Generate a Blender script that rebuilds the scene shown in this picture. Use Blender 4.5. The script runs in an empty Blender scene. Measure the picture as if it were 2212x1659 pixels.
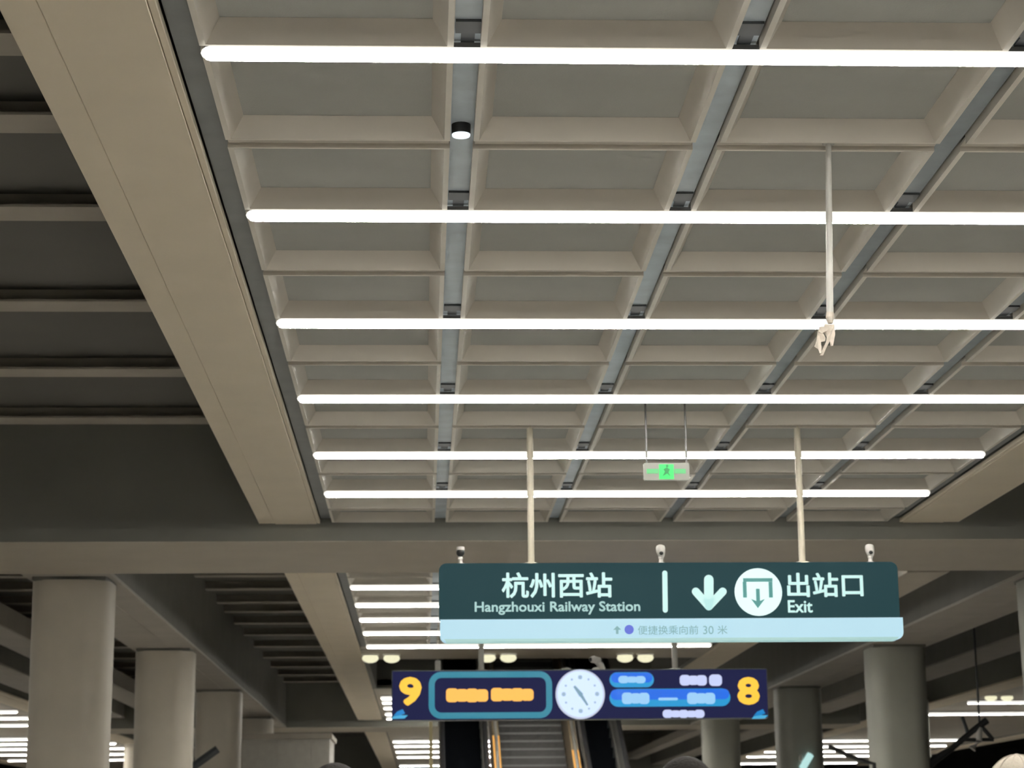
import bpy, math, random
from mathutils import Matrix, Vector
random.seed(7)
S = bpy.context.scene
COL = S.collection
# ------------------------------------------------------------------ camera
F, CX, CY = 4450.0, 1106.0, 829.5
YAW, PITCH, ROLL = 0.0448092, 0.2201062, -0.0095
CAM = Vector((0, 0, 1.45))
fw = Vector((math.sin(YAW)*math.cos(PITCH), math.cos(YAW)*math.cos(PITCH), math.sin(PITCH)))
r0 = Vector((math.cos(YAW), -math.sin(YAW), 0)); u0 = r0.cross(fw)
rt = math.cos(ROLL)*r0 + math.sin(ROLL)*u0
up = -math.sin(ROLL)*r0 + math.cos(ROLL)*u0
cd = bpy.data.cameras.new('camera'); cam = bpy.data.objects.new('camera', cd); COL.objects.link(cam)
M = Matrix((rt, up, -fw)).transposed().to_4x4(); M.translation = CAM
cam.matrix_world = M
cd.sensor_width = 36.0; cd.lens = F/2212*36.0; cd.clip_end = 500
cd.dof.use_dof = True; cd.dof.focus_distance = 10.0; cd.dof.aperture_fstop = 5.2   # soft background as in the photo
S.camera = cam
# ------------------------------------------------------------------ world / exposure
w = bpy.data.worlds.new('world'); S.world = w; w.use_nodes = True
w.node_tree.nodes['Background'].inputs[0].default_value = (0.5, 0.55, 0.6, 1)
w.node_tree.nodes['Background'].inputs[1].default_value = 0.02
S.view_settings.view_transform = 'Standard'; S.view_settings.look = 'None'
S.view_settings.gamma = 1.0; S.view_settings.use_curve_mapping = False
S.view_settings.exposure = 0.0
TUBE = 338.0          # radiance of the tube lamps

def ray(x, y):
    return fw + rt*((x-CX)/F) - up*((y-CY)/F)
def ony(x, y, Y):
    d = ray(x, y); return CAM + d*(Y/d.y)
def onz(x, y, z):
    d = ray(x, y); return CAM + d*((z-CAM.z)/d.z)

# ------------------------------------------------------------------ materials
MATS = {}
def mat(name, col, rough=.6, metal=0., var=.06, scale=6., bump=0., bscale=60., emit=None, es=0., spec=.5):
    m = bpy.data.materials.new(name); m.use_nodes = True; n = m.node_tree.nodes; l = m.node_tree.links
    b = n['Principled BSDF']; b.inputs['Roughness'].default_value = rough; b.inputs['Metallic'].default_value = metal
    b.inputs['Specular IOR Level'].default_value = spec
    tc = n.new('ShaderNodeTexCoord'); nz = n.new('ShaderNodeTexNoise'); nz.inputs['Scale'].default_value = scale
    nz.inputs['Detail'].default_value = 5
    l.new(tc.outputs['Object'], nz.inputs['Vector'])
    rp = n.new('ShaderNodeValToRGB'); l.new(nz.outputs['Fac'], rp.inputs[0])
    rp.color_ramp.elements[0].position = .3; rp.color_ramp.elements[1].position = .7
    rp.color_ramp.elements[0].color = tuple(c*(1-var) for c in col)+(1,)
    rp.color_ramp.elements[1].color = tuple(min(1, c*(1+var)) for c in col)+(1,)
    l.new(rp.outputs[0], b.inputs['Base Color'])
    if bump:
        n2 = n.new('ShaderNodeTexNoise'); n2.inputs['Scale'].default_value = bscale; l.new(tc.outputs['Object'], n2.inputs['Vector'])
        bp = n.new('ShaderNodeBump'); bp.inputs['Strength'].default_value = bump; bp.inputs['Distance'].default_value = .01
        l.new(n2.outputs['Fac'], bp.inputs['Height']); l.new(bp.outputs[0], b.inputs['Normal'])
    if emit:
        if es < 1.3:
            for e_ in rp.color_ramp.elements: e_.color = tuple(c*.12 for c in e_.color[:3])+(1,)
        b.inputs['Emission Color'].default_value = emit+(1,); b.inputs['Emission Strength'].default_value = es
    MATS[name] = m; return m
def perf(name, col):                       # dark perforated acoustic field
    m = mat(name, col, .75, var=.04, scale=3); n = m.node_tree.nodes; l = m.node_tree.links
    vo = n.new('ShaderNodeTexVoronoi'); vo.inputs['Scale'].default_value = 90
    tc = n['Texture Coordinate']; l.new(tc.outputs['Object'], vo.inputs['Vector'])
    bp = n.new('ShaderNodeBump'); bp.inputs['Strength'].default_value = .15; bp.inputs['Distance'].default_value = .003
    l.new(vo.outputs['Distance'], bp.inputs['Height']); l.new(bp.outputs[0], n['Principled BSDF'].inputs['Normal'])
    return m
mat('panel', (.59, .55, .49), .55, var=.03, scale=4)
mat('panel_rim', (.78, .74, .67), .5, var=.03, scale=4)
perf('field', (.31, .315, .295))
mat('beam_clad', (.82, .73, .585), .6, var=.03, scale=2)
mat('soffit', (.44, .40, .335), .6, var=.05, scale=1.5)
mat('dark_paint', (.15, .15, .13), .7, var=.08, scale=1.2)
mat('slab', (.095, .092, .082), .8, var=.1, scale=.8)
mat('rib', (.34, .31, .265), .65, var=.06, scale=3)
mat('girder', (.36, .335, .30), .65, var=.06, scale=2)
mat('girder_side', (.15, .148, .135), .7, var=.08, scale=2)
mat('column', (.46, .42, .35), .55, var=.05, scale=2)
mat('column_shaded', (.28, .28, .245), .6, var=.06, scale=2)  # column colour darkened for the dimmer light on the right side
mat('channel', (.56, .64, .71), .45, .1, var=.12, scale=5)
mat('channel_shaded', (.24, .275, .30), .5, .1, var=.12, scale=5)  # channel colour darkened for the shadow in the obliquely seen grooves
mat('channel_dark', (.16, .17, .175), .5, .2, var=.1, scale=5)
mat('bracket', (.05, .055, .06), .5, .3)
mat('housing', (.12, .12, .12), .5, .3)
mat('cap', (.75, .74, .70), .4)
mat('tube', (.9, .9, .9), .4, var=0, emit=(1., .975, .895), es=TUBE)
def led_beam(m):                            # LED board faces the floor: the diffuser is brightest underneath, dim at its sides
    n = m.node_tree.nodes; l = m.node_tree.links
    g = n.new('ShaderNodeNewGeometry'); sp = n.new('ShaderNodeSeparateXYZ'); l.new(g.outputs['True Normal'], sp.inputs[0])
    mr = n.new('ShaderNodeMapRange'); mr.inputs['From Min'].default_value = -.85; mr.inputs['From Max'].default_value = -1.
    mr.inputs['To Min'].default_value = 1.15; mr.inputs['To Max'].default_value = TUBE
    l.new(sp.outputs['Z'], mr.inputs['Value']); l.new(mr.outputs[0], n['Principled BSDF'].inputs['Emission Strength'])
led_beam(MATS['tube'])
mat('downlight', (.2, .2, .18), .4, var=0, emit=(.92, .88, .60), es=1.0)
mat('lens', (.8, .85, .9), .3, var=0, emit=(.82, .92, 1.), es=1.1)
mat('black', (.012, .013, .014), .45)
mat('steel', (.50, .49, .46), .35, .7, var=.06)
mat('pole', (.50, .46, .365), .45, var=.04)
mat('rod', (.47, .46, .43), .5, var=.04)
mat('rag', (.50, .445, .385), .9, var=.1, scale=30, bump=.3)
mat('granite', (.47, .45, .42), .3, var=.12, scale=20)
mat('ballast', (.16, .15, .14), .9, var=.3, scale=30, bump=.6, bscale=40)
mat('white_paint', (.52, .50, .47), .45)
mat('yellow_line', (.75, .55, .08), .5)
mat('stone_step', (.06, .058, .056), .6, var=.1, scale=8)
mat('step_edge', (.14, .14, .14), .45, .3)
mat('esc_black', (.003, .004, .006), .7, spec=.05)
mat('rubber', (.02, .02, .022), .4)
mat('bronze', (.32, .25, .16), .45, .4)
mat('orange_glow', (.8, .4, .1), .5, var=0, emit=(1., .5, .12), es=.75)
mat('gold_glow', (.6, .5, .25), .5, var=0, emit=(.9, .75, .4), es=.15)  # weak emission stands in for the warm glow on the cladding
mat('kiosk', (.36, .345, .31), .6)
mat('wall', (.09, .088, .08), .8, var=.15, scale=.5)
# signs (back-lit)
mat('sign_green', (.03, .075, .085), .5, var=.02, emit=(.014, .050, .058), es=.85, spec=.08)
mat('sign_case', (.10, .12, .12), .4, .3)
mat('glyph', (.7, .85, .84), .4, var=0, emit=(.50, .80, .77), es=.95)
mat('glyph_dim', (.6, .75, .74), .4, var=0, emit=(.32, .56, .55), es=.9)
mat('strip', (.7, .85, .9), .5, var=0, emit=(.41, .66, .78), es=.95, spec=.1)
mat('strip_ink', (.15, .3, .32), .5, var=0, emit=(.20, .40, .43), es=.9)
mat('strip_blue', (.1, .15, .6), .5, var=0, emit=(.09, .13, .62), es=.9)
mat('disc', (.8, .9, .9), .4, var=0, emit=(.66, .92, .90), es=1.0)
mat('disc_ink', (.08, .28, .27), .4, var=0, emit=(.06, .30, .28), es=.8)
mat('sign_blue', (.035, .04, .10), .5, var=.02, emit=(.015, .017, .068), es=.9, spec=.08)
mat('teal_frame', (.02, .2, .28), .4, var=0, emit=(.015, .24, .34), es=.9)
mat('orange', (.9, .5, .1), .4, var=0, emit=(1., .50, .08), es=1.05)
mat('yellow', (.9, .6, .1), .4, var=0, emit=(1., .58, .045), es=1.05)
mat('clock_face', (.8, .85, .95), .4, var=0, emit=(.66, .82, 1.), es=1.0)
mat('clock_rim', (.7, .72, .8), .4, var=0, emit=(.62, .70, .88), es=.85)
mat('clock_mark', (.3, .4, .5), .4, var=0, emit=(.36, .52, .68), es=.9)
mat('clock_hand', (.2, .3, .4), .4, var=0, emit=(.22, .38, .50), es=.9)
mat('pill_blue', (.0, .1, .6), .4, var=0, emit=(.0, .14, .75), es=1.0)
mat('pill_cyan', (.0, .3, .6), .4, var=0, emit=(.0, .30, .62), es=1.0)
mat('text_white', (.7, .75, .9), .4, var=0, emit=(.55, .62, .92), es=1.0)
mat('text_cyan', (.5, .7, .9), .4, var=0, emit=(.30, .58, .88), es=1.0)
mat('emblem', (.0, .25, .6), .4, var=0, emit=(.0, .24, .62), es=.9)
mat('emblem_light', (.1, .45, .7), .4, var=0, emit=(.05, .42, .72), es=.9)
mat('exit_case', (.45, .45, .38), .5, var=0, emit=(.36, .37, .30), es=.6)
mat('exit_green', (.0, .6, .1), .4, var=0, emit=(.02, .75, .12), es=1.2)
mat('exit_pale', (.1, .5, .2), .4, var=0, emit=(.12, .62, .20), es=.8)
mat('exit_dark', (.0, .2, .05), .4, var=0, emit=(.0, .35, .06), es=.8)
mat('skin', (.55, .36, .26), .5)
mat('hair', (.010, .008, .007), .7, bump=.5, bscale=120, spec=.12)
mat('cap_cloth', (.39, .345, .29), .85, bump=.2, bscale=150)
mat('cap_seam', (.33, .28, .24), .85)
mat('cloth_dark', (.05, .05, .06), .85, bump=.2)
mat('cloth_grey', (.22, .23, .25), .85, bump=.2)
mat('cloth_beige', (.42, .36, .28), .85, bump=.2)
mat('denim', (.06, .09, .16), .85, bump=.2)
mat('shoe', (.04, .04, .04), .5)

# ------------------------------------------------------------------ mesh helpers
class MB:
    def __init__(s): s.v = []; s.f = []
    def add(s, vs, fs):
        o = len(s.v); s.v += [tuple(v) for v in vs]; s.f += [tuple(i+o for i in f) for f in fs]; return s
    def box(s, x0, x1, y0, y1, z0, z1):
        return s.add([(x0,y0,z0),(x1,y0,z0),(x1,y1,z0),(x0,y1,z0),(x0,y0,z1),(x1,y0,z1),(x1,y1,z1),(x0,y1,z1)],
                     [(0,3,2,1),(4,5,6,7),(0,1,5,4),(1,2,6,5),(2,3,7,6),(3,0,4,7)])
    def bbox(s, x0, x1, y0, y1, z0, z1, b=.01):          # box with chamfered long edges (along the longest axis kept simple)
        return s.prism_y([(x0+b,z0),(x1-b,z0),(x1,z0+b),(x1,z1-b),(x1-b,z1),(x0+b,z1),(x0,z1-b),(x0,z0+b)], y0, y1)
    def prism_y(s, poly, y0, y1):                        # polygon in x,z (counter-clockwise seen from -y)
        n = len(poly)
        vs = [(p[0],y0,p[1]) for p in poly]+[(p[0],y1,p[1]) for p in poly]
        fs = [tuple(range(n)), tuple(range(2*n-1, n-1, -1))]+[(i, i+n, (i+1)%n+n, (i+1)%n) for i in range(n)]
        return s.add(vs, fs)
    def prism_x(s, poly, x0, x1):                        # polygon in y,z
        n = len(poly)
        vs = [(x0,p[0],p[1]) for p in poly]+[(x1,p[0],p[1]) for p in poly]
        fs = [tuple(range(n-1,-1,-1)), tuple(range(n, 2*n))]+[(i, (i+1)%n, (i+1)%n+n, i+n) for i in range(n)]
        return s.add(vs, fs)
    def tube(s, pts, r, n=10):
        pts = [Vector(p) for p in pts]; rs = r if isinstance(r, (list, tuple)) else [r]*len(pts)
        o = len(s.v); vs = []; fs = []
        for i, p in enumerate(pts):
            t = (pts[min(i+1, len(pts)-1)]-pts[max(i-1, 0)]).normalized()
            a = Vector((0,0,1)) if abs(t.z) < .9 else Vector((1,0,0))
            e = t.cross(a).normalized(); g = t.cross(e)
            for k in range(n):
                q = 2*math.pi*k/n; vs.append(p+(e*math.cos(q)+g*math.sin(q))*rs[i])
        for i in range(len(pts)-1):
            for k in range(n):
                fs.append((i*n+k, (i+1)*n+k, (i+1)*n+(k+1)%n, i*n+(k+1)%n))
        fs.append(tuple(range(n))); fs.append(tuple(range(len(pts)*n-1, (len(pts)-1)*n-1, -1)))
        return s.add(vs, fs)
    def sphere(s, c, r, nu=14, nv=8, v0=0., v1=math.pi):
        rx, ry, rz = r if isinstance(r, (tuple, list)) else (r, r, r)
        vs = []; fs = []
        for j in range(nv+1):
            b = v0+(v1-v0)*j/nv
            for i in range(nu):
                a = 2*math.pi*i/nu
                vs.append((c[0]+rx*math.sin(b)*math.cos(a), c[1]+ry*math.sin(b)*math.sin(a), c[2]+rz*math.cos(b)))
        for j in range(nv):
            for i in range(nu):
                fs.append((j*nu+i, (j+1)*nu+i, (j+1)*nu+(i+1)%nu, j*nu+(i+1)%nu))
        return s.add(vs, fs)
    def mesh(s, name, m, smooth=False):
        me = bpy.data.meshes.new(name); me.from_pydata(s.v, [], s.f); me.validate(); me.update()
        if m: me.materials.append(MATS[m])
        if smooth:
            for p in me.polygons: p.use_smooth = True
            try: me.set_sharp_from_angle(angle=math.radians(40))
            except Exception: pass
        return me
    def build(s, name, m, parent=None, smooth=False):
        return link(name, s.mesh(name, m, smooth), parent)
def link(name, me, parent=None, loc=None):
    o = bpy.data.objects.new(name, me); COL.objects.link(o)
    if parent is not None: o.parent = parent
    if loc is not None: o.location = loc
    return o
def tag(o, label, cat, group=None):
    o['label'] = label; o['category'] = cat
    if group: o['group'] = group
    return o
def struct(o): o['kind'] = 'structure'; return o
def thing(name, label, cat, loc=(0,0,0), group=None):
    o = bpy.data.objects.new(name, None); COL.objects.link(o); o.location = loc; o.empty_display_size = .1
    return tag(o, label, cat, group)
def sthing(name, loc=(0,0,0)):
    o = bpy.data.objects.new(name, None); COL.objects.link(o); o.location = loc; return struct(o)
def copy_tree(o, parent=None):
    c = o.copy(); COL.objects.link(c); c.parent = parent
    for ch in o.children: copy_tree(ch, c)
    return c
def rrect(cx, cz, w, h, r, n=6):
    r = min(r, w/2-1e-4, h/2-1e-4); out = []
    for (sx, sz, a0) in ((1,-1,-90),(1,1,0),(-1,1,90),(-1,-1,180)):
        for k in range(n+1):
            a = math.radians(a0+90*k/n); out.append((cx+sx*(w/2-r)+r*math.cos(a), cz+sz*(h/2-r)+r*math.sin(a)))
    return out
def circle(cx, cz, r, n=40): return [(cx+r*math.cos(2*math.pi*k/n), cz+r*math.sin(2*math.pi*k/n)) for k in range(n)]

# ------------------------------------------------------------------ the hall: floors, tracks, slab, far walls
Z = 4.86                                                  # underside of the suspended ceiling
fl = struct(MB().box(-5.3, 8.75, -14, 112, -.25, 0).build('floor', 'granite'))
for x0, x1 in ((-5.3, -5.0), (8.45, 8.75)):
    MB().box(x0+.02, x1-.02, -14, 112, 0, .004).build('edge_strip', 'yellow_line', fl)
struct(MB().box(-26, -8.9, -14, 112, -.25, 0).build('floor_far_platform', 'granite'))
struct(MB().box(12.1, 32, -14, 112, -.25, 0).build('floor_far_platform', 'granite'))
struct(MB().box(-45, 45, -14, 112, -1.5, -1.25).build('track_bed', 'ballast'))
struct(MB().box(-45, 45, -14.4, 112.4, 6.35, 6.6).build('roof_slab', 'slab'))
struct(MB().box(-45.3, -45, -14, 112, -1.5, 6.35).build('wall_left', 'wall'))
struct(MB().box(45, 45.3, -14, 112, -1.5, 6.35).build('wall_right', 'wall'))
struct(MB().box(-45, 45, 112, 112.3, -1.5, 6.35).build('wall_far', 'wall'))
struct(MB().box(-45, 45, -14.3, -14, -1.5, 6.35).build('wall_behind', 'wall'))

# ------------------------------------------------------------------ coffered suspended ceiling
GX = [-1.03, .20, 1.42, 2.66, 3.90, 5.14]                 # longitudinal grooves
TUBES1 = [8.57, 10.96, 13.37, 15.75, 18.13, 20.21]
LINES1 = [8.57, 9.77, 10.96, 12.13, 13.37, 14.54, 15.75, 16.86, 18.13, 19.10, 20.21, 21.18, 22.13]
back = [8.57-1.2*k for k in range(1, 15)][::-1]
LINES1 = back+LINES1
TUBES1 = [8.57-2.4*k for k in range(7, 0, -1)]+TUBES1
TUBES2 = [27.76, 29.84, 31.84, 33.89, 36.20]
LINES2 = [24.70, 25.68]+[26.72, 27.76, 28.80, 29.84, 30.84, 31.84, 32.87, 33.89, 35.04, 36.2]
GW = .122; TG = .11
TS = (Z-.024-CAM.z)/(Z-CAM.z)
LINES1 = [y*TS if y in TUBES1 else y for y in LINES1]; LINES2 = [y*TS if y in TUBES2 else y for y in LINES2]

def tray(w, l):
    a, b = w/2, l/2; fx, fy = .028, .014; ix, iy, h = .064, .058, .105; t = .02
    m = MB()
    lo = [(-a,-b,0),(a,-b,0),(a,b,0),(-a,b,0)]
    li = [(-a+fx,-b+fy,0),(a-fx,-b+fy,0),(a-fx,b-fy,0),(-a+fx,b-fy,0)]
    ti = [(-a+fx+ix,-b+fy+iy,h),(a-fx-ix,-b+fy+iy,h),(a-fx-ix,b-fy-iy,h),(-a+fx+ix,b-fy-iy,h)]
    to = [(-a,-b,h),(a,-b,h),(a,b,h),(-a,b,h)]
    vs = lo+li+ti+to; fs = []
    for i in range(4):
        j = (i+1) % 4
        fs += [(i, i+4, j+4, j), (i+4, i+8, j+8, j+4), (j, j+12, i+12, i), (i+12, j+12, j+8, i+8)]
    m.add(vs, fs)
    fm = MB().box(-a+fx+ix-.012, a-fx-ix+.012, -b+fy+iy-.012, b-fy-iy+.012, h+.001, h+.02)
    pm = m.mesh('ceiling_panel', 'panel'); pm.materials.append(MATS['panel_rim'])
    for i in range(0, 16, 4): pm.polygons[i].material_index = 1          # bright edge trim
    return pm, fm.mesh('panel_field', 'field')
ceil1 = sthing('ceiling', (0, 0, Z))
def gap(y): return .024 if any(abs(y-t*TS) < .02 for t in TUBES1+TUBES2) else TG/2
def lay_panels(lines, parent):
    for k in range(len(lines)-1):
        g0, g1 = (gap(lines[k]), gap(lines[k+1]))
        l = lines[k+1]-lines[k]-g0-g1
        yc = (lines[k]+g0+lines[k+1]-g1)/2
        pm, fm = tray(GX[1]-GX[0]-GW, l)
        for i in range(5):
            p = link('ceiling_panel', pm, parent, ((GX[i]+GX[i+1])/2, yc, 0))
            link('panel_field', fm, p)
lay_panels(LINES1, ceil1)
def cross_channels(lines, parent):
    for y in lines[1:-1]:
        if gap(y) > .03:
            for i in range(5):
                MB().box(GX[i]+GW/2+.004, GX[i+1]-GW/2-.004, y-TG/2-.008, y+TG/2+.008, .025, .04).build('cross_channel', 'panel', parent)
cross_channels(LINES1, ceil1); 
def channels(parent, y0, y1):
    for i, x in enumerate(GX):
        m = 'channel_dark' if i in (0, 5) else 'channel' if i < 3 else 'channel_shaded'
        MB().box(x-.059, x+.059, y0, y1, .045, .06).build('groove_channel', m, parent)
channels(ceil1, LINES1[0], 22.06)
MB().box(-1.1, 5.22, LINES1[0], 22.06, .127, .15).build('backing_board', 'channel_dark', ceil1)
ceil2 = sthing('ceiling', (0, 0, Z))
lay_panels(LINES2, ceil2); cross_channels(LINES2, ceil2); channels(ceil2, 24.72, 36.7)
MB().box(-1.1, 5.22, 24.72, 36.7, .127, .15).build('backing_board', 'channel_dark', ceil2)

# ------------------------------------------------------------------ tube lamps
def tube_mesh(x0, x1, r=.034, n=16):
    m = MB(); pts = []; rs = []
    for a in (0, 30, 55, 75, 90):
        pts.append((x0+r*1.6*(1-math.sin(math.radians(a))), 0, 0)); rs.append(max(.002, r*math.sin(math.radians(max(a, 4)))))
    pts = [(x0+r*1.6*(1-math.cos(math.radians(a))), 0, 0) for a in (4, 30, 55, 75, 90)]
    rs = [r*math.sin(math.radians(a)) for a in (4, 30, 55, 75, 90)]
    pts += [(x1-(p[0]-x0), 0, 0) for p in pts[::-1]]; rs += rs[::-1]
    return m.tube(pts, rs, n).mesh('diffuser', 'tube', True)
LM = tube_mesh(-.965, 5.06)
HM = MB().bbox(-.95, 5.045, -.016, .016, .024, .052, .004).mesh('housing', 'housing')
BK = MB().box(-.055, .055, -.24, -.11, .056, .069).box(-.03, .03, -.12, .0, .058, .066).mesh('mounting_bracket', 'bracket')
def lamp(Y, label, group, dx=0, full=True, lm=LM, hm=HM):
    zc = Z-.024
    yy = Y*TS if Y < 40 and dx == 0 else Y
    t = thing('tube_lamp', label, 'lamp', (dx, yy, zc), group)
    link('diffuser', lm, t); link('housing', hm, t)
    if full:
        for x in GX[1:5]: link('mounting_bracket', BK, t, (x, 0, 0))
    return t
T1L = {8.57: 'long white tube lamp beside the small black groove downlight, crossed by no rod', 10.96: 'long white tube lamp crossed by the upper part of the cut-off rod',
       13.37: 'long white tube lamp crossed by the rod just above its cloth-wrapped end', 15.75: 'long white tube lamp between the cloth-wrapped rod end and the exit sign rods',
       18.13: 'long white tube lamp crossed by both sign posts and the exit sign rods', 20.21: 'long white tube lamp crossed by both sign posts, closest to the cross beam'}
for y in TUBES1:
    lamp(y, T1L.get(y, 'long white tube lamp over the viewer, before the groove downlight is reached'), 'tube lamps under the coffered ceiling')
for y in TUBES2:
    lamp(y, 'tube lamp directly above the paired round downlights over the blue sign' if y > 36 else 'glowing tube lamp behind the green hanging sign, beyond the first cross beam', 'tube lamps beyond the cross beam', full=False)
for y in (48.7, 50.3, 52.3, 54.7, 56.7):
    lamp(y, 'distant tube lamp beyond the escalator opening over this platform', 'tube lamps beyond the escalators', full=False)
for y in (69.3, 72.6, 77, 81.6, 90.5):
    lamp(y, 'very distant tube lamp at the far end of this platform', 'tube lamps at the far end', full=False)
for y in (51.7, 56.3): lamp(y, 'tube lamp right under the pair of downlights across the right track' if y < 54 else 'tube lamp across the right track, crossed by the overhead line bracket', 'near tube lamps over the right platform', 14.65, False)
for y in (71, 75.2, 79.2, 83.6, 91): lamp(y, 'far tube lamp in the dense rows over the platform across the right track', 'far tube lamps over the right platform', 14.0, False)
for y in (50.2, 52.8, 55.4, 58.6): lamp(y, 'tube lamp of the platform across the left track, before its far rows', 'near tube lamps over the left platform', -15.2, False)
for k in range(8): lamp(6+4.8*k, 'tube lamp over the near part of the platform across the left track', 'nearest tube lamps over the left platform', -15.2, False)
for y in (66, 69.2, 72.6, 77, 82): lamp(y, 'far tube lamp in the dense rows over the platform across the left track', 'far tube lamps over the left platform', -15.1, False)

# ------------------------------------------------------------------ edge beams with clad soffits
def edge_beam(x0, x1, y0, y1, s=1, m='beam_clad'):
    b = sthing('edge_beam', ((x0+x1)/2, (y0+y1)/2, Z))
    c = Vector(b.location)
    def loc(mb, n, mm):
        o = mb.build(n, mm, b); o.location = -c; return o
    loc(MB().box(x0+.03, x1-.03, y0, y1, Z+.012, 6.36), 'beam_core', 'dark_paint')
    wdt = x1-x0
    cuts = [0, .17, wdt-.035, wdt] if s > 0 else [0, .035, wdt-.17, wdt]
    for i in range(3):
        a, e = x0+cuts[i], x0+cuts[i+1]
        loc(MB().bbox(a+(.002 if i else 0), e-(.002 if i < 2 else 0), y0, y1, Z-.012-(.006 if i == 1 else 0), Z+.03, .003), 'soffit_board', m)
    return b
for y0, y1 in ((-8.2, 22.06), (24.72, 57.5), (60.2, 95)):
    edge_beam(-1.75, -1.095, y0, y1); edge_beam(5.205, 5.86, y0, y1, -1)

# ------------------------------------------------------------------ ribbed dark soffits beside the coffered strip
def ribs(name, x0, x1, y0, y1, ys, zr=5.80, wd=.33):
    c = sthing(name, (0, 0, 0))
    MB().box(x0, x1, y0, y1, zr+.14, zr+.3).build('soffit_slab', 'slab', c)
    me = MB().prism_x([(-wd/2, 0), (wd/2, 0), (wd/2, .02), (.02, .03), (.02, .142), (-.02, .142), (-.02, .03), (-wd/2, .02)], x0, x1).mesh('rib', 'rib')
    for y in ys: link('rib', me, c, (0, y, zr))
    return c
ribs('ceiling_side', -9.0, -1.74, -8.2, 22.06, [1.2, 3.6, 6.0, 8.3, 10.83, 12.12, 13.97, 16.52, 18.96, 21.2])
ribs('ceiling_side', 5.85, 12, -8.2, 22.06, [1.2, 3.6, 6.0, 8.3, 10.83, 12.12, 13.97, 16.52, 18.96, 21.2])
r2 = [26, 28, 30, 32.2, 33.9, 35.7, 37.7, 39.2, 41.3, 43.6, 46.2, 48.9, 51.5, 54, 56.3]
ribs('ceiling_side', -3.73, -1.74, 24.7, 57.6, r2, wd=.26); ribs('ceiling_side', 5.85, 7.45, 24.7, 57.6, r2, wd=.26)
ribs('ceiling_side', -9.0, -4.78, 24.7, 57.6, r2, wd=.26); ribs('ceiling_side', 8.53, 12, 24.7, 57.6, r2, wd=.26)

# ------------------------------------------------------------------ cross beams
def cross_beam(y0, y1, zb, x0=-9.5, x1=12.2, m='soffit'):
    b = sthing('cross_beam', (0, y0, zb)); l = (0, -y0, -zb)
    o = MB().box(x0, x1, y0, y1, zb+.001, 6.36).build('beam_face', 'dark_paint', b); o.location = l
    o = MB().box(x0, x1, y0+.012, y1-.012, zb-.005, zb+.004).build('soffit_board', m, b); o.location = l
    return b
cross_beam(22.065, 24.7, 4.66)
cross_beam(57.6, 60.1, 4.66)
cross_beam(95.2, 97.5, 4.4)
struct(MB().bbox(5.9, 6.42, 24.72, 27.9, 4.64, 6.3, .01).build('drop_soffit', 'soffit'))
# flat soffit with down-lights, then the opening for the stairs
sof = struct(MB().box(-1.09, 5.2, 36.75, 38.7, Z-.01, 6.3).build('soffit_band', 'soffit'))
for px, py in ((800,1413),(846,1413),(1053,1412),(1098,1412),(1350,1412),(1394,1412)):
    p = onz(px, py, Z-.01)
    d = thing('downlight', 'round warm downlight, one of pairs in the soffit above the blue sign', 'lamp', (p.x, p.y, Z-.01), 'downlights above the blue sign')
    MB().tube([(0,0,.002),(0,0,-.03)], [.16, .155], 20).build('trim_ring', 'cap', d)
    MB().sphere((0,0,-.075), (.15,.15,.085), 20, 10).build('lens', 'downlight', d, True)
for px, py in ((2140,1501),(2175,1501)):
    p = onz(px, py, Z+.1)
    d = thing('downlight', 'round warm downlight over the platform across the right track', 'lamp', (p.x, p.y, Z+.1), 'downlights over the right platform')
    MB().tube([(0,0,.03),(0,0,-.03)], [.16, .155], 20).build('trim_ring', 'cap', d)
    MB().sphere((0,0,-.075), (.15,.15,.085), 20, 10).build('lens', 'downlight', d, True)
op = sthing('stair_opening', (2, 46, Z))
for q in ((-1.1, 5.2, 46.0, 46.2, Z+.0, 6.36), (-1.09, -1.0, 38.7, 46, Z, 6.36), (5.1, 5.2, 38.7, 46, Z, 6.36)):
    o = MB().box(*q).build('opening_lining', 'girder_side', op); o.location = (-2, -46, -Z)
struct(MB().box(-1.09, 5.2, 46.0, 57.6, Z+.063, Z+.2).build('ceiling_far', 'soffit'))
struct(MB().box(-1.09, 5.2, 60.1, 95, Z+.063, Z+.2).build('ceiling_far', 'soffit'))

# ------------------------------------------------------------------ columns and girders of this platform
def rsq(w, r, n=5): return rrect(0, 0, w, w, r, n)
def col_mesh(w, h):
    m = MB(); vs = []; p = rsq(w, w*.30); N = len(p)
    prof = [(1.0, 0), (1.0, h*.6), (1.02, h-.03), (1.02, h)]
    for sc, z in prof: vs += [(q[0]*sc, q[1]*sc, z) for q in p]
    fs = [tuple(range(N-1, -1, -1)), tuple(range((len(prof)-1)*N, len(prof)*N))]
    for k in range(len(prof)-1):
        fs += [(k*N+i, k*N+(i+1)%N, (k+1)*N+(i+1)%N, (k+1)*N+i) for i in range(N)]
    return m.add(vs, fs).mesh('shaft', 'column', True)
CM = col_mesh(.93, 4.62)
JOINTM = MB().bbox(-.44, .44, -.44, .44, 4.615, 4.665, .01).mesh('shadow_joint', 'girder_side')  # dark ring put in for the shadow joint at the column top
BASE = MB().bbox(-.46, .46, -.46, .46, 0, .15, .01).mesh('base_guard', 'steel')
CM_SHADED = CM.copy(); CM_SHADED.materials.clear(); CM_SHADED.materials.append(MATS['column_shaded'])
def column(x, y, label, group=None):
    c = thing('column', label, 'column', (x, y, 0), group)
    link('shaft', CM_SHADED if x > 0 else CM, c); link('shadow_joint', JOINTM, c); link('base_guard', BASE, c); return c
XL, XR = -4.25, 7.97
lab = 'square column with rounded corners in the row left of the stairs, '
column(XL, 25.4, lab+'under the first cross beam')
column(XL, 34.65, lab+'second along the girder')
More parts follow.
